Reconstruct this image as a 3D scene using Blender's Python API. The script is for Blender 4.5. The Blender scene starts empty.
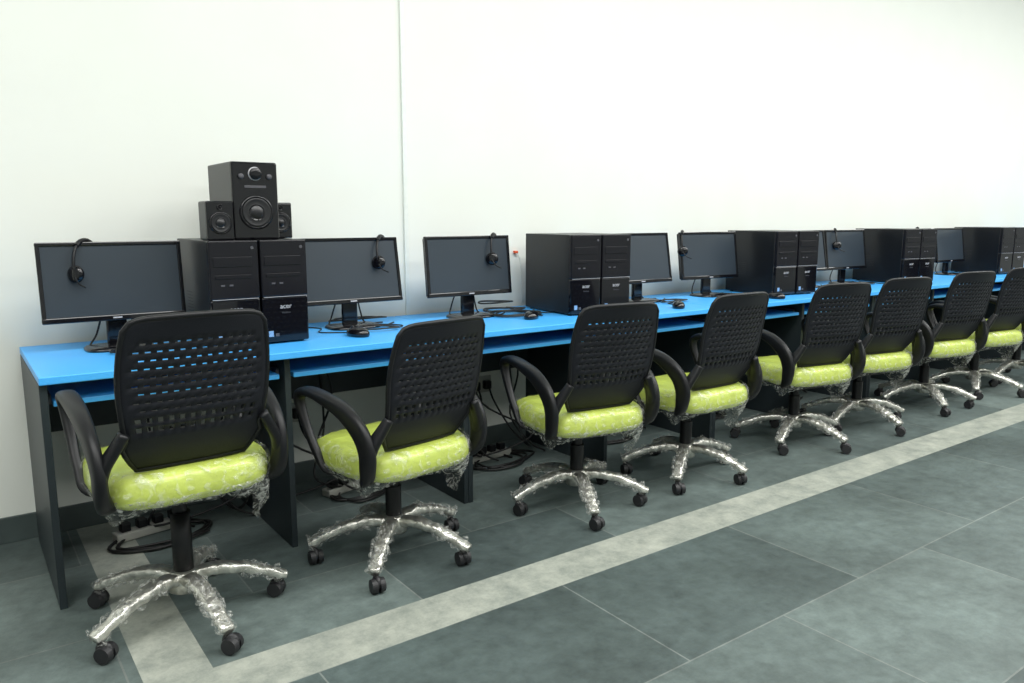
import bpy, bmesh, math, random
from mathutils import Vector, Matrix, noise
random.seed(4)
S = bpy.context.scene
COL = S.collection

# ------------------------------------------------------------ materials
def new_mat(name):
    m = bpy.data.materials.new(name); m.use_nodes = True
    nt = m.node_tree
    return m, nt, nt.nodes["Principled BSDF"]

def simple(name, col, rough=.5, metal=0, bump=0, bscale=40, coat=0, var=0, spec=.5):
    m, nt, b = new_mat(name)
    b.inputs["Base Color"].default_value = (*col, 1)
    b.inputs["Roughness"].default_value = rough
    b.inputs["Metallic"].default_value = metal
    b.inputs["Coat Weight"].default_value = coat
    b.inputs["Specular IOR Level"].default_value = spec
    tc = nt.nodes.new("ShaderNodeTexCoord")
    n = nt.nodes.new("ShaderNodeTexNoise"); n.inputs["Scale"].default_value = bscale
    n.inputs["Detail"].default_value = 4
    nt.links.new(tc.outputs["Object"], n.inputs["Vector"])
    if bump:
        bp = nt.nodes.new("ShaderNodeBump"); bp.inputs["Strength"].default_value = bump
        bp.inputs["Distance"].default_value = .01
        nt.links.new(n.outputs["Fac"], bp.inputs["Height"])
        nt.links.new(bp.outputs["Normal"], b.inputs["Normal"])
    r = nt.nodes.new("ShaderNodeValToRGB")
    v = var if var else .03
    r.color_ramp.elements[0].position = .3; r.color_ramp.elements[1].position = .7
    r.color_ramp.elements[0].color = (*[c*(1-v) for c in col], 1)
    r.color_ramp.elements[1].color = (*[min(1, c*(1+v)) for c in col], 1)
    nt.links.new(n.outputs["Fac"], r.inputs["Fac"])
    nt.links.new(r.outputs["Color"], b.inputs["Base Color"])
    return m

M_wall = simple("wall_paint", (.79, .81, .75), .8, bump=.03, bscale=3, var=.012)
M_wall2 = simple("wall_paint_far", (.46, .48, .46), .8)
M_ceil = simple("ceiling_paint", (.60, .62, .60), .8)
M_trimw = simple("white_conduit", (.77, .81, .76), .5)
M_skirt = simple("skirting_stone", (.06, .08, .078), .5, var=.15, bscale=8)
M_blue = simple("blue_laminate", (.065, .42, .93), .38, bump=.02, bscale=150, var=.0)
M_dark = simple("charcoal_laminate", (.020, .028, .032), .45, bump=.03, bscale=200, var=.1, spec=.35)
M_black = simple("black_plastic", (.006, .0065, .008), .42, bump=.04, bscale=300, var=.1, spec=.35)
M_blackg = simple("black_gloss_plastic", (.004, .004, .006), .12, spec=.4, coat=.3)
M_case = simple("black_steel_case", (.007, .008, .010), .33, bump=.04, bscale=400, spec=.35)
M_front = simple("black_front_bezel", (.007, .007, .010), .25, spec=.35)
M_screen = simple("lcd_screen", (.032, .042, .052), .30, var=.05, bscale=3)
M_mesh = simple("chair_back_plastic", (.008, .009, .013), .50, bump=.05, bscale=200, spec=.3)
M_lime = simple("lime_cushion", (.46, .55, .095), .42, bump=.6, bscale=14, coat=.3, var=.16)
M_chrome = simple("wrapped_chrome", (.62, .61, .56), .28, metal=.85, bump=.6, bscale=40, var=.25)
M_wheel = simple("castor_rubber", (.012, .012, .014), .5)
M_cable = simple("black_cable", (.008, .008, .008), .5)
M_silver = simple("silver_print", (.45, .45, .47), .4)
M_dgrey = simple("dark_grey_print", (.07, .07, .08), .4)
M_red = simple("red_plastic", (.7, .10, .03), .4)
M_cone = simple("speaker_cone", (.012, .012, .014), .35)
M_stick = simple("sticker", (.20, .35, .55), .4, var=.3, bscale=200)
M_socket = simple("white_socket_plastic", (.42, .42, .38), .4)

def film(name, lo, hi, a, b_, sc=30):
    m, nt, b = new_mat(name)
    b.inputs["Base Color"].default_value = (.88, .89, .84, 1)
    b.inputs["Roughness"].default_value = .12
    tr = nt.nodes.new("ShaderNodeBsdfTransparent")
    mx = nt.nodes.new("ShaderNodeMixShader")
    tc = nt.nodes.new("ShaderNodeTexCoord")
    n = nt.nodes.new("ShaderNodeTexNoise"); n.inputs["Scale"].default_value = sc; n.inputs["Detail"].default_value = 5
    n.inputs["Distortion"].default_value = 2.5
    r = nt.nodes.new("ShaderNodeMapRange")
    r.inputs[1].default_value = lo; r.inputs[2].default_value = hi
    r.inputs[3].default_value = a; r.inputs[4].default_value = b_
    bp = nt.nodes.new("ShaderNodeBump"); bp.inputs["Strength"].default_value = 1; bp.inputs["Distance"].default_value = .02
    nt.links.new(tc.outputs["Object"], n.inputs["Vector"])
    nt.links.new(n.outputs["Fac"], r.inputs[0])
    nt.links.new(n.outputs["Fac"], bp.inputs["Height"])
    nt.links.new(bp.outputs["Normal"], b.inputs["Normal"])
    nt.links.new(r.outputs[0], mx.inputs[0])
    nt.links.new(tr.outputs[0], mx.inputs[1]); nt.links.new(b.outputs[0], mx.inputs[2])
    nt.links.new(mx.outputs[0], nt.nodes["Material Output"].inputs[0])
    return m
M_film = film("clear_plastic_film", .45, .66, .06, .62)
M_film2 = film("clear_leg_film", .48, .70, .03, .52)
M_film3 = film("clear_seat_film", .50, .72, .02, .38, 18)

def tile_mat():
    m, nt, b = new_mat("slate_tiles")
    L = nt.links.new
    tc = nt.nodes.new("ShaderNodeTexCoord")
    mp = nt.nodes.new("ShaderNodeMapping"); mp.inputs["Location"].default_value = (-.72, -1.885 + .56*4, 0)
    L(tc.outputs["Object"], mp.inputs[0])
    br = nt.nodes.new("ShaderNodeTexBrick")
    br.inputs["Scale"].default_value = 1
    br.inputs["Brick Width"].default_value = .86; br.inputs["Row Height"].default_value = .56
    br.inputs["Mortar Size"].default_value = .003; br.inputs["Mortar Smooth"].default_value = .3
    br.inputs["Color1"].default_value = (.060, .080, .078, 1)
    br.inputs["Color2"].default_value = (.112, .142, .134, 1)
    br.inputs["Mortar"].default_value = (.15, .17, .16, 1)
    L(mp.outputs[0], br.inputs["Vector"])
    def nz(sc, det, ro, lo, hi):
        n = nt.nodes.new("ShaderNodeTexNoise"); n.inputs["Scale"].default_value = sc; n.inputs["Detail"].default_value = det
        n.inputs["Roughness"].default_value = ro
        L(tc.outputs["Object"], n.inputs["Vector"])
        r = nt.nodes.new("ShaderNodeMapRange"); r.inputs[1].default_value = .32; r.inputs[2].default_value = .68
        r.inputs[3].default_value = lo; r.inputs[4].default_value = hi
        L(n.outputs["Fac"], r.inputs[0]); return n, r
    n, r = nz(1.7, 8, .6, .70, 1.28)
    nb, rb = nz(16, 12, .78, .72, 1.30)
    m2 = nt.nodes.new("ShaderNodeMath"); m2.operation = 'MULTIPLY'
    L(r.outputs[0], m2.inputs[0]); L(rb.outputs[0], m2.inputs[1])
    mx = nt.nodes.new("ShaderNodeMix"); mx.data_type = 'RGBA'; mx.blend_type = 'MULTIPLY'; mx.inputs[0].default_value = 1
    L(br.outputs["Color"], mx.inputs[6]); L(m2.outputs[0], mx.inputs[7])
    L(mx.outputs[2], b.inputs["Base Color"])
    r2 = nt.nodes.new("ShaderNodeMapRange"); r2.inputs[3].default_value = .34; r2.inputs[4].default_value = .62
    L(nb.outputs["Fac"], r2.inputs[0]); L(r2.outputs[0], b.inputs["Roughness"])
    b.inputs["Specular IOR Level"].default_value = .35
    n2 = nt.nodes.new("ShaderNodeTexNoise"); n2.inputs["Scale"].default_value = 14; n2.inputs["Detail"].default_value = 10
    L(tc.outputs["Object"], n2.inputs["Vector"])
    bp = nt.nodes.new("ShaderNodeBump"); bp.inputs["Strength"].default_value = .35; bp.inputs["Distance"].default_value = .010
    L(n2.outputs["Fac"], bp.inputs["Height"]); L(bp.outputs[0], b.inputs["Normal"])
    return m
M_tile = tile_mat()

def stripe_mat():
    m, nt, b = new_mat("pale_stone_stripe")
    L = nt.links.new
    tc = nt.nodes.new("ShaderNodeTexCoord")
    n = nt.nodes.new("ShaderNodeTexNoise"); n.inputs["Scale"].default_value = 9; n.inputs["Detail"].default_value = 12
    n.inputs["Roughness"].default_value = .78
    L(tc.outputs["Object"], n.inputs["Vector"])
    r = nt.nodes.new("ShaderNodeValToRGB")
    r.color_ramp.elements[0].position = .3; r.color_ramp.elements[0].color = (.16, .185, .165, 1)
    r.color_ramp.elements[1].position = .68; r.color_ramp.elements[1].color = (.42, .435, .375, 1)
    L(n.outputs["Fac"], r.inputs[0]); L(r.outputs[0], b.inputs["Base Color"])
    b.inputs["Roughness"].default_value = .45
    return m
M_stripe = stripe_mat()

# ------------------------------------------------------------ helpers
def empty(name, loc=(0, 0, 0), rz=0, parent=None):
    e = bpy.data.objects.new(name, None); COL.objects.link(e)
    e.location = loc; e.rotation_euler = (0, 0, rz); e.empty_display_size = .1
    if parent: e.parent = parent
    return e

def finish(name, bm, mat, parent=None, smooth=False, loc=None, rot=None):
    me = bpy.data.meshes.new(name)
    bmesh.ops.recalc_face_normals(bm, faces=bm.faces)
    bm.to_mesh(me); bm.free()
    for m in (mat if isinstance(mat, (list, tuple)) else [mat]): me.materials.append(m)
    if smooth:
        for p in me.polygons: p.use_smooth = True
    o = bpy.data.objects.new(name, me); COL.objects.link(o)
    if parent: o.parent = parent
    if loc: o.location = loc
    if rot: o.rotation_euler = rot
    return o

def box(name, c, s, mat, parent=None, bevel=.003, rot=None, seg=2):
    bm = bmesh.new()
    bmesh.ops.create_cube(bm, size=1, matrix=Matrix.Diagonal((s[0], s[1], s[2], 1)))
    if bevel:
        bmesh.ops.bevel(bm, geom=bm.edges[:], offset=min(bevel, min(s)*.45), segments=seg, affect='EDGES', profile=.5)
    return finish(name, bm, mat, parent, False, c, rot)

def cyl(name, c, r, h, mat, parent=None, axis='Z', r2=None, seg=28, bevel=0):
    bm = bmesh.new()
    bmesh.ops.create_cone(bm, cap_ends=True, segments=seg, radius1=r, radius2=r if r2 is None else r2, depth=h)
    if bevel:
        es = [e for e in bm.edges if len(e.link_faces) == 2 and any(len(f.verts) > 4 for f in e.link_faces)]
        bmesh.ops.bevel(bm, geom=es, offset=bevel, segments=3, affect='EDGES', profile=.5)
    rot = {'Z': (0, 0, 0), 'Y': (math.pi/2, 0, 0), 'X': (0, math.pi/2, 0)}[axis]
    o = finish(name, bm, mat, parent, False, c, rot)
    for p in o.data.polygons: p.use_smooth = len(p.vertices) == 4
    return o

def lathe(name, prof, mat, parent=None, loc=None, rot=None, seg=32):
    bm = bmesh.new(); rings = []
    for r, z in prof:
        rings.append([bm.verts.new((r*math.cos(2*math.pi*i/seg), r*math.sin(2*math.pi*i/seg), z)) for i in range(seg)])
    for a, b in zip(rings, rings[1:]):
        for i in range(seg):
            bm.faces.new((a[i], a[(i+1) % seg], b[(i+1) % seg], b[i]))
    bm.faces.new(rings[0]); bm.faces.new(rings[-1])
    return finish(name, bm, mat, parent, True, loc, rot)

def catmull(P, res):
    P = [Vector(p) for p in P]; out = []
    Q = [P[0]*2-P[1]] + P + [P[-1]*2-P[-2]]
    for i in range(1, len(Q)-2):
        for k in range(res):
            t = k/res
            a, b, c, d = Q[i-1], Q[i], Q[i+1], Q[i+2]
            out.append(.5*((2*b)+(c-a)*t+(2*a-5*b+4*c-d)*t*t+(3*b-a-3*c+d)*t**3))
    out.append(P[-1]); return out

def sweep(name, pts, ws, ths, mat, parent=None, side=(1, 0, 0), res=6, n=14, p=2.8, loc=None, rot=None, jit=0, grow=0, seed=0):
    path = catmull([(*q,) for q in pts], res)
    W = catmull([(w+grow, t+grow, 0) for w, t in zip(ws, ths)], res)
    side = Vector(side); bm = bmesh.new(); rings = []; A = None
    for i, c in enumerate(path):
        T = (path[min(i+1, len(path)-1)] - path[max(i-1, 0)]).normalized()
        a = side - T*side.dot(T)
        if A is not None and (a.length < .45): a = A - T*A.dot(T)
        a.normalize()
        if A is not None and a.dot(A) < 0: a = -a
        A = a; B = T.cross(A)
        ring = []
        for k in range(n):
            th = 2*math.pi*k/n
            cx, sy = math.cos(th), math.sin(th)
            x = math.copysign(abs(cx)**(2/p), cx)*W[i].x/2
            y = math.copysign(abs(sy)**(2/p), sy)*W[i].y/2
            v = c + A*x + B*y
            if jit: v = v + (A*cx+B*sy)*jit*noise.noise(v*55+Vector((seed*3.1, seed, 0)))*1.6
            ring.append(bm.verts.new(v))
        rings.append(ring)
    for a, b in zip(rings, rings[1:]):
        for k in range(n): bm.faces.new((a[k], a[(k+1) % n], b[(k+1) % n], b[k]))
    bm.faces.new(rings[0]); bm.faces.new(rings[-1])
    return finish(name, bm, mat, parent, True, loc, rot)

def tube(name, pts, r, mat, parent=None, closed=False, smooth=True):
    cu = bpy.data.curves.new(name, 'CURVE'); cu.dimensions = '3D'
    if smooth and not closed: pts = catmull(pts, 6)
    sp = cu.splines.new('POLY'); sp.points.add(len(pts)-1)
    for i, q in enumerate(pts): sp.points[i].co = (*q, 1)
    sp.use_cyclic_u = closed; sp.use_smooth = True
    cu.bevel_depth = r; cu.bevel_resolution = 3; cu.use_fill_caps = True
    cu.materials.append(mat)
    o = bpy.data.objects.new(name, cu); COL.objects.link(o)
    if parent: o.parent = parent
    return o

def link_copy(src, parent, loc=None, rot=None):
    o = bpy.data.objects.new(src.name.split('.')[0], src.data); COL.objects.link(o)
    for m in src.modifiers:
        mm = o.modifiers.new(m.name, m.type)
        if m.type == 'SOLIDIFY': mm.thickness = m.thickness; mm.offset = m.offset
    o.location = src.location if loc is None else loc
    o.rotation_euler = src.rotation_euler if rot is None else rot
    o.parent = parent
    return o

# ------------------------------------------------------------ room
WY = 3.40
XL, XR, YF, ZC = -3.0, 12.5, -4.0, 3.9
def slab(name, lo, hi, mat):
    c = [(a+b)/2 for a, b in zip(lo, hi)]; s = [b-a for a, b in zip(lo, hi)]
    return box(name, c, s, mat, None, 0)
slab("wall_back", (XL-.1, WY, 0), (XR+.1, WY+.1, ZC), M_wall)
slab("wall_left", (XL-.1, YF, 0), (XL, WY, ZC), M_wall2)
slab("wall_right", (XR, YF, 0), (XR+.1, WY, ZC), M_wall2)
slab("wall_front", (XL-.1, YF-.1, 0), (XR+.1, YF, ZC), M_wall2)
slab("ceiling", (XL-.1, YF-.1, ZC), (XR+.1, WY+.1, ZC+.1), M_ceil)
xs = [XL, .322, .492, XR]; ys = [YF, 1.885, 2.075, WY]
bm = bmesh.new()
V = [[bm.verts.new((x, y, 0)) for y in ys] for x in xs]
for i in range(3):
    for j in range(3):
        f = bm.faces.new((V[i][j], V[i+1][j], V[i+1][j+1], V[i][j+1]))
        if (i >= 1 and j == 1) or (i == 1 and j == 2): f.material_index = 1
me = bpy.data.meshes.new("floor"); bm.to_mesh(me); bm.free()
me.materials.append(M_tile); me.materials.append(M_stripe)
fl = bpy.data.objects.new("floor", me); COL.objects.link(fl)
box("baseboard_back", ((XL+XR)/2, WY-.006, .05), (XR-XL, .012, .10), M_skirt, None, .002)
box("trim_1", (1.83, WY-.006, 1.98), (.022, .012, 3.7), M_trimw, None, .003)

# ------------------------------------------------------------ tables
TH = .75; FY = 2.67; BY = WY-.03
def table(x0, x1, first):
    e = empty("computer_desk", ((x0+x1)/2, (FY+BY)/2, 0))
    w = x1-x0; d = BY-FY
    box("desk_top", (0, 0, TH-.0125), (w-.003, d, .025), M_blue, e, .003)
    for i, x in enumerate([-w/2+.012, 0, w/2-.012]):
        dd = d-.03 if (i == 0 and first) else d-.06
        box("side_panel_%d" % (i+1), (x, 0.01 if not(i == 0 and first) else 0, (TH-.0255)/2), (.022, dd, TH-.0255), M_dark, e, .002)
    for i, (a, b) in enumerate([(-w/2+.023, -.011), (.011, w/2-.023)]):
        c = (a+b)/2
        box("keyboard_tray_%d" % (i+1), (c, -.10, .655), (b-a-.03, .40, .018), M_blue, e, .003)
        box("tray_runner_%d" % (2*i+1), (a+.008, -.08, .662), (.014, .36, .03), M_dgrey, e, .002)
        box("tray_runner_%d" % (2*i+2), (b-.008, -.08, .662), (.014, .36, .03), M_dgrey, e, .002)
    box("rear_rail", (0, d/2-.03, .56), (w-.05, .018, .28), M_dark, e, .002)
    return e
seams = [.19, 1.74, 3.34, 4.92, 6.50, 8.08, 9.66]
for i in range(len(seams)-1): table(seams[i], seams[i+1], i == 0)

# ------------------------------------------------------------ chairs
def back_pt(u, v):
    hw = .178 + .018*math.sin(math.pi*min(1, (1-v)*1.25)) if v > .2 else .178+.018
    if v > .95: hw -= .012*((v-.95)/.05)**2
    if v < .26: hw -= .048*((.26-v)/.26)**1.6
    z = .465 + .425*v + .006*(1-u*u)*v**4
    if v > .8: z -= .009*abs(u)**10*((v-.8)/.2)
    y = -.175 - .065*math.sin(math.pi*.5*min(1, v*2.2)) - .085*v**1.7 + .030*u*u*(.4+.6*v)
    return Vector((u*hw, y, z))

def build_back(parent):
    NC = 23
    um = .84
    us = [-1, -.92] + [-um + 2*um*i/NC for i in range(NC+1)] + [.92, 1]
    vs = [0, .04, .08, .13, .18, .23, .27]; hole = [0]*6
    v = .27
    for k in range(2):
        vs += [v+.042, v+.062]; hole += [1, 0]; v += .062
    v += .02; vs += [v]; hole += [0]
    while v < .84:
        vs += [v+.017, v+.053]; hole += [2, 0]; v += .053
    vs += [(v+1)/2, (v+3)/4, 1]; hole += [0, 0, 0]
    bm = bmesh.new()
    G = [[bm.verts.new(back_pt(u, w)) for w in vs] for u in us]
    rown = 0
    for j in range(len(vs)-1):
        if hole[j]: rown += 1
        for i in range(len(us)-1):
            ci = i-2
            if 0 <= ci < NC and hole[j]:
                if hole[j] == 1 and ci % 2 == 0: continue
                if hole[j] == 2 and (ci+rown) % 2 == 0: continue
            bm.faces.new((G[i][j], G[i+1][j], G[i+1][j+1], G[i][j+1]))
    o = finish("backrest_mesh", bm, M_mesh, parent, True)
    s = o.modifiers.new("solid", 'SOLIDIFY'); s.thickness = .010; s.offset = 0
    n = 18
    out = [back_pt(-1, i/n) for i in range(n)] + [back_pt(-1+2*i/n, 1) for i in range(n)] + \
          [back_pt(1, 1-i/n) for i in range(n)] + [back_pt(1-2*i/n, 0) for i in range(n)]
    r = tube("backrest_frame", out, .008, M_black, parent, True)
    bs = []
    for s_, nm in ((-1, "back_bracket_1"), (1, "back_bracket_2")):
        bs.append(sweep(nm, [(s_*.185, -.232, .585), (s_*.205, -.222, .55), (s_*.232, -.205, .50), (s_*.246, -.19, .44)],
                        [.03, .03, .03, .03], [.03, .04, .05, .05], M_black, parent, (1, 0, 0)))
    return [o, r]+bs

def se(t, hx, hy, s, p=3.6):
    c, q = math.cos(t), math.sin(t)
    return math.copysign(abs(c)**(2/p), c)*hx*s, math.copysign(abs(q)**(2/p), q)*hy*s

def build_seat(parent):
    bm = bmesh.new(); seg = 64; rings = []
    prof = [(.80, .362), (.90, .360), (.965, .366), (1.0, .385), (1.0, .405), (.985, .430), (.95, .445), (.85, .455), (.6, .461), (.3, .462)]
    for s, z in prof:
        ring = []
        for i in range(seg):
            x, y = se(2*math.pi*i/seg, .240, .235, s)
            zz = z - (.02*((y-.12)/.12)**2 if y > .12 else 0)
            zz += .005*noise.noise(Vector((x*22, y*22, z*30)))
            ring.append(bm.verts.new((x*(1+.02*noise.noise(Vector((x*9, y*9, 3)))), y, zz)))
        rings.append(ring)
    for a, b in zip(rings, rings[1:]):
        for i in range(seg): bm.faces.new((a[i], a[(i+1) % seg], b[(i+1) % seg], b[i]))
    bm.faces.new(rings[0]); bm.faces.new(rings[-1])
    return [finish("seat_cushion", bm, M_lime, parent, True)]

def build_film(parent):
    bm = bmesh.new(); N = 110; K = 8; G = []
    for i in range(N+1):
        t = math.pi*.95 + 2*math.pi*.72*i/N
        col = []; f0 = i/N
        drop = .032 + .045*abs(noise.noise(Vector((i*.1, 1.7, 0)))) + .13*math.exp(-((f0-.66)/.08)**2) + .05*math.exp(-((f0-.12)/.06)**2)
        for k in range(K):
            f = k/(K-1)
            s = 1.012 - .16*f*f + .08*noise.noise(Vector((i*.3, k*.6, 9)))*f
            x, y = se(t, .242, .238, s, 3.4)
            col.append(bm.verts.new((x, y, .388 - drop*f + .009*noise.noise(Vector((i*.4, k, 2))))))
        G.append(col)
    for i in range(N):
        for k in range(K-1): bm.faces.new((G[i][k], G[i+1][k], G[i+1][k+1], G[i][k+1]))
    a = finish("plastic_wrap", bm, M_film, parent, True)
    # crinkled cover hugging the cushion sides and rear top
    bm = bmesh.new(); N = 150; G = []
    prof = [(.90, .357), (.97, .362), (1.018, .385), (1.022, .405), (1.006, .434), (.968, .451), (.90, .459)]
    for i in range(N):
        t = 2*math.pi*i/N; col = []
        for k, (s, z) in enumerate(prof):
            x, y = se(t, .240, .235, s)
            w = noise.noise(Vector((x*45, y*45, k*.45)))
            x2, y2 = se(t, .240, .235, s + .022*w + .004)
            zz = z - (.02*((y-.12)/.12)**2 if y > .12 else 0)
            col.append(bm.verts.new((x2, y2, zz+.006*noise.noise(Vector((x*60, y*60, k*.8+4)))+.001)))
        G.append(col)
    for i in range(N):
        for k in range(len(prof)-1): bm.faces.new((G[i][k], G[(i+1) % N][k], G[(i+1) % N][k+1], G[i][k+1]))
    b = finish("seat_cover_film", bm, M_film3, parent, True)
    return [a, b]

def build_arms(parent):
    out = []
    for sgn, nm in ((-1, "armrest_1"), (1, "armrest_2")):
        P = [(.14, -.12, .358), (.215, -.150, .362), (.240, -.185, .405), (.246, -.195, .475), (.250, -.165, .540), (.252, -.08, .596),
             (.252, .04, .626), (.252, .13, .634), (.250, .185, .618), (.248, .195, .580), (.246, .16, .50), (.244, .105, .42), (.225, .06, .364), (.14, .05, .355)]
        P = [(sgn*x, y, z) for x, y, z in P]
        ws = [.05, .05, .042, .034, .036, .044, .052, .052, .048, .038, .030, .030, .045, .05]
        th = [.012, .02, .056, .078, .076, .060, .040, .032, .030, .030, .028, .028, .018, .012]
        out.append(sweep(nm, P, ws, th, M_black, parent, (1, 0, 0), 6, 16))
    return out

def build_under(parent):
    return [box("tilt_mechanism", (0, 0, .335), (.20, .22, .035), M_black, parent, .006),
            box("seat_plate", (0, 0, .357), (.36, .34, .012), M_black, parent, .004),
            tube("tilt_lever", [(.08, .03, .338), (.17, .035, .335), (.23, .03, .328)], .006, M_black, parent)]

def build_base(parent):
    out = []
    out.append(lathe("hub", [(.030, .085), (.046, .09), (.048, .125), (.040, .15), (.030, .155)], M_chrome, parent))
    LP = [(.02, 0, .128), (.09, 0, .138), (.17, 0, .124), (.245, 0, .097), (.285, 0, .078), (.305, 0, .072)]
    LW = [.050, .050, .045, .040, .040, .034]; LT = [.040, .038, .032, .028, .028, .024]
    for k in range(5):
        a = 2*math.pi*k/5
        out.append(sweep("base_leg_%d" % (k+1), LP, LW, LT, M_chrome, parent, (0, 1, 0), 8, 18, rot=(0, 0, a), jit=.003, seed=k))
        q = LP[2:] if k % 2 else LP[1:]
        i0 = 2 if k % 2 else 1
        out.append(sweep("leg_wrap_%d" % (k+1), q, LW[i0:i0+len(q)], LT[i0:i0+len(q)], M_film2, parent, (0, 1, 0), 10, 22, rot=(0, 0, a), jit=.012, grow=.010, seed=k+9))
        cx, cy = .288*math.cos(a), .288*math.sin(a)
        ca = a + (k*1.9+.6)
        bm = bmesh.new()
        R = Matrix.Translation((cx, cy, 0)) @ Matrix.Rotation(ca, 4, 'Z')
        bmesh.ops.create_cone(bm, cap_ends=True, segments=12, radius1=.008, radius2=.008, depth=.04, matrix=R @ Matrix.Translation((0, 0, .055)))
        for s in (-1, 1):
            bmesh.ops.create_cone(bm, cap_ends=True, segments=24, radius1=.026, radius2=.023, depth=.018,
                                  matrix=R @ Matrix.Translation((.018, s*.0135, .0265)) @ Matrix.Rotation(-s*math.pi/2, 4, 'X'))
        bmesh.ops.create_uvsphere(bm, u_segments=20, v_segments=10, radius=1,
                                  matrix=R @ Matrix.Translation((.014, 0, .036)) @ Matrix.Diagonal((.027, .014, .024, 1)))
        out.append(finish("castor_%d" % (k+1), bm, M_wheel, parent))
    return out

def build_column(parent):
    return [cyl("gas_lift_shroud", (0, 0, .205), .029, .12, M_black, parent, bevel=.002)]
def build_column2(parent):
    return [cyl("gas_lift_piston", (0, 0, .270), .022, .12, M_black, parent)]

proto = None
def chair(x, y, rz_deg, base_deg, lift=0):
    global proto
    e = empty("office_chair", (x, y, 0), math.radians(rz_deg))
    up = empty("seat_assembly", (0, 0, lift), 0, e)
    bs = empty("base_assembly", (0, 0, 0), math.radians(base_deg-rz_deg), e)
    if proto is None:
        u = build_back(up)+build_seat(up)+build_arms(up)+build_film(up)+build_under(up)
        b = build_base(bs)+build_column(bs)
        c = build_column2(up)
        proto = (u+c, b)
    else:
        for o in proto[0]: link_copy(o, up)
        for o in proto[1]: link_copy(o, bs)
    if lift > .03:
        cyl("gas_lift_sleeve", (0, 0, .20+lift/2), .0295, .12+lift, M_black, bs)

chair(.507, 2.42, 3, -82, .080)
chair(1.240, 2.44, 10, -130)
chair(2.12, 2.44, -8, -117)
chair(2.80, 2.43, -1, -145)
chair(3.70, 2.45, -12, -86)
chair(4.33, 2.45, -12, -100)
chair(5.13, 2.45, -12, -130)
chair(5.84, 2.45, -10, -80)
chair(6.54, 2.45, -8, -110)

# ------------------------------------------------------------ computer towers
def text(name, body, size, mat, parent, loc, rot):
    cu = bpy.data.curves.new(name, 'FONT'); cu.body = body; cu.size = size; cu.extrude = .0004
    cu.align_x = 'CENTER'; cu.materials.append(mat)
    o = bpy.data.objects.new(name, cu); COL.objects.link(o); o.parent = parent
    o.location = loc; o.rotation_euler = rot; return o

def tower(x, y, rz):
    W, D, H = .178, .42, .392
    e = empty("computer_tower", (x, y, TH), rz)
    for i, (a, b) in enumerate([(.02, .04), (W-.02, .04), (.02, D-.04), (W-.02, D-.04)]):
        cyl("foot_%d" % (i+1), (a, b, .0035), .012, .007, M_wheel, e, seg=14)
    h = H-.007
    box("steel_case", (W/2, D/2+.012, .007+h/2), (W-.004, D-.024, h), M_case, e, .003)
    box("front_bezel_upper", (W/2, .012, .007+h*.725), (W, .026, h*.55), M_front, e, .005)
    box("front_bezel_lower", (W/2, .014, .007+h*.222), (W, .026, h*.444), M_blackg, e, .006)
    box("optical_drive_door", (W/2-.006, -.0015, .007+h*.80), (W-.04, .004, .036), M_front, e, .0015)
    box("card_reader", (W/2-.006, -.0015, .007+h*.66), (W-.05, .004, .014), M_front, e, .0015)
    cyl("power_button", (W-.022, -.001, .007+h*.93), .006, .004, M_dgrey, e, 'Y', seg=20)
    for k in range(2):
        box("usb_port_%d" % (k+1), (.045+k*.03, -.0012, .007+h*.58), (.014, .002, .006), M_dgrey, e, .0004)
    box("bezel_silver_strip", (W/2, -.0005, .007+h*.447), (W-.012, .003, .0016), M_silver, e, 0)  # thin silver strip between upper and lower bezel
    text("badge_lettering", "acer", .026, M_silver, e, (W/2, -.0002, .007+h*.33), (math.pi/2, 0, 0))
    text("model_lettering", "Veriton", .011, M_dgrey, e, (W/2, -.0002, .007+h*.28), (math.pi/2, 0, 0))
    box("sticker_1", (.028, -.0002, .04), (.018, .001, .022), M_stick, e, 0)
    box("sticker_2", (.052, -.0002, .035), (.014, .001, .012), M_dgrey, e, 0)
    for k in range(7):
        box("side_vent_%d" % (k+1), (.0018, .28, .12+k*.012), (.001, .07, .004), M_wheel, e, 0)
def pair(x, y, deg):
    r = -math.radians(deg)
    tower(x, y, r)
    tower(x+.185*math.cos(r), y+.185*math.sin(r)-.001, r)
pair(.756, 2.872, -1); pair(2.43, 2.855, 5); pair(4.06, 2.865, 7); pair(5.56, 2.865, 7); pair(7.13, 2.865, 7)

# ------------------------------------------------------------ monitors
def headphones(parent, x, ztop, yoff, rz):
    e = empty("headset", (x, yoff, ztop), rz, parent)
    R = .062
    arc = [(0, R*math.sin(a)*1.0, -.105 + .108*abs(math.cos(a))**.8 if abs(a) < math.pi/2 else -.105) for a in [math.radians(t) for t in range(-90, 91, 10)]]
    tube("headband", arc, .005, M_black, e, smooth=False)
    tube("headband_pad", arc[5:14], .009, M_black, e, smooth=False)
    for s in (-1, 1):
        lathe("ear_cup_%d" % (1 if s < 0 else 2), [(.012, 0), (.026, .002), (.031, .010), (.030, .020), (.020, .024)], M_blackg, e, (0, s*(R-.02), -.118), (-s*math.pi/2, 0, 0), 24)
    tube("microphone_boom", [(0, -R, -.118), (.02, -R-.008, -.15), (.05, -R-.01, -.168)], .0028, M_black, e)
    return e

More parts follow.
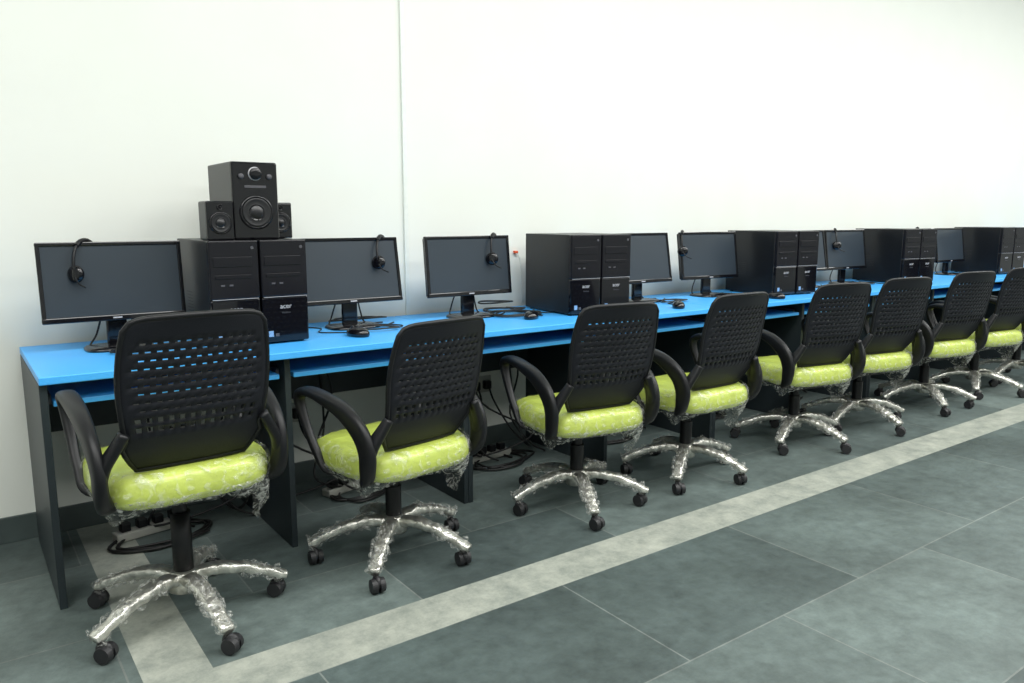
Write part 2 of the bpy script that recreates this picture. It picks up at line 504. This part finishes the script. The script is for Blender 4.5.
def monitor(x, y, deg, tilt=8, head=None):
    e = empty("computer_monitor", (x, y, TH), -math.radians(deg))
    bm = bmesh.new(); rings = []
    for s, z in [(1, 0), (1, .006), (.94, .012), (.3, .016)]:
        rings.append([bm.verts.new((math.copysign(abs(math.cos(t))**.6, math.cos(t))*.115*s, math.copysign(abs(math.sin(t))**.6, math.sin(t))*.085*s, z)) for t in [2*math.pi*i/40 for i in range(40)]])
    for a, b in zip(rings, rings[1:]):
        for i in range(40): bm.faces.new((a[i], a[(i+1) % 40], b[(i+1) % 40], b[i]))
    bm.faces.new(rings[0]); bm.faces.new(rings[-1])
    finish("stand_foot", bm, M_blackg, e, True)
    box("stand_neck", (0, .03, .10), (.07, .022, .18), M_blackg, e, .006)
    h = empty("screen_head", (0, .015, .245), 0, e); h.rotation_euler = (-math.radians(tilt), 0, 0)
    W, H = .476, .285
    box("rear_shell", (0, .014, 0), (W-.01, .022, H-.01), M_black, h, .008)
    box("rear_bulge", (0, .03, -.02), (W*.55, .03, H*.55), M_black, h, .01)
    b = .014
    box("bezel_top", (0, -.004, H/2-b/2), (W, .018, b), M_blackg, h, .003)
    box("bezel_bottom", (0, -.004, -H/2+.010), (W, .018, .020), M_blackg, h, .003)
    box("bezel_left", (-W/2+b/2, -.004, 0), (b, .0175, H-.004), M_blackg, h, .003)
    box("bezel_right", (W/2-b/2, -.004, 0), (b, .0175, H-.004), M_blackg, h, .003)
    box("screen_panel", (0, -.002, .003), (W-2*b+.004, .012, H-.03), M_screen, h, 0)
    box("brand_mark", (0, -.0133, -H/2+.010), (.03, .001, .005), M_silver, h, 0)
    if head is not None: headphones(h, head, H/2+.004, .005, math.radians(-50))
    tube("video_cable", [(.04, .05, .17), (.07, .07, .06), (.09, .06, .008), (.16, .03, .006)], .0035, M_cable, e)
    tube("mains_cable", [(-.03, .05, .17), (-.06, .08, .05), (-.09, .03, .006), (-.02, -.05, .006), (.12, -.06, .006), (.2, 0, .006)], .0035, M_cable, e)
    return e
monitor(.49, 3.13, 0, 6, -.08)
monitor(1.415, 3.13, 0, 10, .17)
monitor(2.03, 3.13, 0, 6, .16)
monitor(3.18, 3.13, 0, 10)
monitor(3.77, 3.13, 4, 8, -.20)
monitor(4.76, 3.13, 0, 10)
monitor(5.26, 3.13, 2, 8, -.10)
monitor(6.27, 3.13, 0, 8, .05)
monitor(6.82, 3.13, 0, 8)
monitor(7.85, 3.13, 0, 8)
monitor(8.6, 3.13, 0, 8)

# ------------------------------------------------------------ speakers on first pair
zt = TH+.3925
def driver(parent, x, y, z, r, nm):
    lathe(nm+"_ring", [(r*1.12, 0), (r*1.12, .004), (r*1.0, .007), (r*.96, .004)], M_blackg, parent, (x, y, z), (math.pi/2, 0, 0), 36)
    lathe(nm+"_cone", [(r*.97, .003), (r*.92, .008), (r*.82, .006), (r*.45, .0035), (r*.38, .007), (r*.2, .011), (.001, .012)], M_cone, parent, (x, y, z), (math.pi/2, 0, 0), 36)
e = empty("subwoofer_speaker", (.954, 3.07, zt), 0)
box("cabinet", (0, .02, .142), (.168, .30, .284), M_case, e, .005)
box("gloss_front", (0, -.132, .142), (.170, .018, .284), M_blackg, e, .008, seg=3)
driver(e, .0, -.141, .100, .056, "woofer")
lathe("volume_knob_ring", [(.025, 0), (.025, .003), (.020, .004)], M_silver, e, (0, -.141, .241), (math.pi/2, 0, 0), 28)
lathe("volume_knob", [(.022, 0), (.022, .014), (.018, .018), (.004, .018)], M_blackg, e, (0, -.141, .241), (math.pi/2, 0, 0), 28)
for s in (-1, 1):
    lathe("side_knob_%d" % (1 if s < 0 else 2), [(.010, 0), (.010, .008), (.006, .010)], M_dgrey, e, (s*.052, -.141, .231), (math.pi/2, 0, 0), 20)
box("display_strip", (0, -.1415, .194), (.08, .002, .009), M_dgrey, e, .0005)
def satellite(x, y, rz):
    e = empty("satellite_speaker", (x, y, zt), math.radians(rz))
    box("cabinet", (0, .0, .07), (.094, .10, .14), M_case, e, .007)
    box("gloss_front", (0, -.052, .07), (.096, .014, .14), M_blackg, e, .008, seg=3)
    driver(e, 0, -.059, .062, .036, "driver")
    driver(e, 0, -.059, .118, .010, "tweeter")
satellite(.812, 2.955, 0)
satellite(1.090, 3.12, 0)

# ------------------------------------------------------------ mice and cables
def mouse(x, y, rz):
    e = empty("computer_mouse", (x, y, TH), math.radians(rz))
    bm = bmesh.new(); rings = []
    for s, z in [(.92, 0.001), (1, .008), (.97, .018), (.82, .028), (.55, .035), (.2, .038)]:
        rings.append([bm.verts.new((math.cos(t)*.033*s*(1-.12*math.sin(t)), math.sin(t)*.058*s - .006*(1-s), z)) for t in [2*math.pi*i/32 for i in range(32)]])
    for a, b in zip(rings, rings[1:]):
        for i in range(32): bm.faces.new((a[i], a[(i+1) % 32], b[(i+1) % 32], b[i]))
    bm.faces.new(rings[0]); bm.faces.new(rings[-1])
    finish("shell", bm, M_blackg, e, True)
    cyl("scroll_wheel", (0, .028, .033), .008, .007, M_wheel, e, 'X', seg=18)
    tube("cord", [(0, .05, .01), (.02, .11, .004), (-.03, .19, .004), (.05, .27, .004), (.02, .36, .006)], .0026, M_cable, e)
mouse(1.32, 2.875, 20); mouse(2.225, 2.90, -55); mouse(3.12, 2.79, -40); mouse(3.95, 2.78, 10); mouse(4.75, 2.86, -20); mouse(5.5, 2.78, 10)

def squiggle(name, cx, cy, z, n, rx, ry, r=.003, seed=0, parent=None):
    rnd = random.Random(seed)
    pts = []
    for i in range(n):
        a = i*1.05
        pts.append((cx+rx*math.cos(a)*(.5+.5*rnd.random())+rx*.3*(i/n), cy+ry*math.sin(a)*(.5+.5*rnd.random()), z+.004*rnd.random()+.002*(i % 3)))
    return tube(name, pts, r, M_cable, parent)
squiggle("cable_tangle", 2.22, 3.05, TH+.006, 26, .16, .12, .0035, 1)
squiggle("cable_tangle", 2.20, 3.12, TH+.02, 20, .14, .08, .0035, 21)
squiggle("cable_tangle", 2.20, 3.20, TH+.05, 14, .12, .05, .0035, 22)
squiggle("cable_tangle", 1.45, 3.00, TH+.006, 18, .12, .08, .003, 2)
squiggle("cable_tangle", 1.45, 3.22, TH+.02, 14, .16, .05, .003, 23)
squiggle("cable_tangle", .50, 3.00, TH+.006, 16, .11, .06, .003, 3)
squiggle("cable_tangle", 3.80, 3.02, TH+.006, 20, .16, .09, .003, 4)
squiggle("cable_tangle", 5.25, 3.02, TH+.006, 20, .16, .09, .003, 5)
squiggle("cable_tangle", 3.3, 3.0, TH+.006, 16, .12, .07, .003, 6)
k = 0
for xs_, st in [(.72, .56), (1.20, 1.40), (1.95, 2.16), (2.25, None), (3.0, 2.9), (3.75, 3.70), (4.6, 4.5), (5.4, 5.3), (6.2, 6.1), (7.0, 6.9)]:
    k += 1
    e = empty("wall_socket", (xs_, WY-.0005, .34))
    box("plate", (0, -.006, 0), (.15, .012, .09), M_socket, e, .004)
    for j in (-1, 1):
        box("plug_%d" % (1 if j < 0 else 2), (j*.035, -.03, 0), (.04, .036, .045), M_black, e, .006)
        rnd = random.Random(k*7+j)
        tube("mains_cord_%d" % (1 if j < 0 else 2), [(j*.035, -.045, 0), (j*.04, -.09, -.08), (j*.1, -.16, -.25+.05*rnd.random()), (j*.16, -.24, -.31), (.2*rnd.random(), -.30, -.22), (j*.1, -.18, -.05), (j*.12, -.10, .2), (j*.1, -.08, .36)], .005, M_cable, e)
    tube("hanging_cord", [(.10, -.08, .36), (.16, -.14, .1), (.05, -.22, -.12), (.14, -.28, -.28), (.22, -.30, -.331)], .005, M_cable, e)
    if st is None: continue
    g = empty("power_strip", (st, WY-.22, 0), math.radians(6+5*(k % 3)))
    box("housing", (0, 0, .018), (.28, .055, .034), M_socket, g, .006)
    for q in range(4): box("plug_%d" % (q+1), (-.1+q*.062, 0, .052), (.036, .036, .034), M_black, g, .005)
    squiggle("strip_cord", -.02, -.08, .006, 24, .22, .14, .005, k+40, g)
e = empty("red_cable_connector", (2.49, WY-.010, 1.04))
box("connector", (0, 0, 0), (.022, .018, .014), M_red, e, .003)
tube("lead", [(0.01, 0, 0), (.03, 0, -.05), (.04, 0, -.18), (.05, 0, -.27)], .002, M_trimw, e)

# ------------------------------------------------------------ lighting
def area(name, loc, sx, sy, power, col=(1, 1, 1), rot=(0, 0, 0)):
    l = bpy.data.lights.new(name, 'AREA'); l.shape = 'RECTANGLE'; l.size = sx; l.size_y = sy
    l.energy = power; l.color = col
    o = bpy.data.objects.new(name, l); COL.objects.link(o); o.location = loc; o.rotation_euler = rot
for x in (-1.4, 1.0, 3.4, 5.8, 8.2, 10.8):
    area("ceiling_light", (x, .8, ZC-.03), 2.0, 1.3, 82 if x < 2 else 96, (1, 1, .975))
    area("ceiling_light", (x, -1.8, ZC-.03), 1.8, 1.2, 50, (1, 1, .975))
w = bpy.data.worlds.new("world"); S.world = w; w.use_nodes = True
w.node_tree.nodes["Background"].inputs[0].default_value = (.9, 1, .98, 1)
w.node_tree.nodes["Background"].inputs[1].default_value = .3

# ------------------------------------------------------------ camera
cam = bpy.data.cameras.new("camera"); co = bpy.data.objects.new("camera", cam); COL.objects.link(co)
co.location = (0, 0, 1.224)
yaw = math.radians(36.03); p = math.radians(9.08)
F = Vector((math.cos(p)*math.sin(yaw), math.cos(p)*math.cos(yaw), -math.sin(p)))
co.rotation_euler = F.to_track_quat('-Z', 'Y').to_euler()
cam.sensor_width = 36; cam.lens = 776/1024*36; cam.clip_start = .02
S.camera = co
S.view_settings.view_transform = 'Standard'
S.view_settings.look = 'None'
S.view_settings.exposure = 0
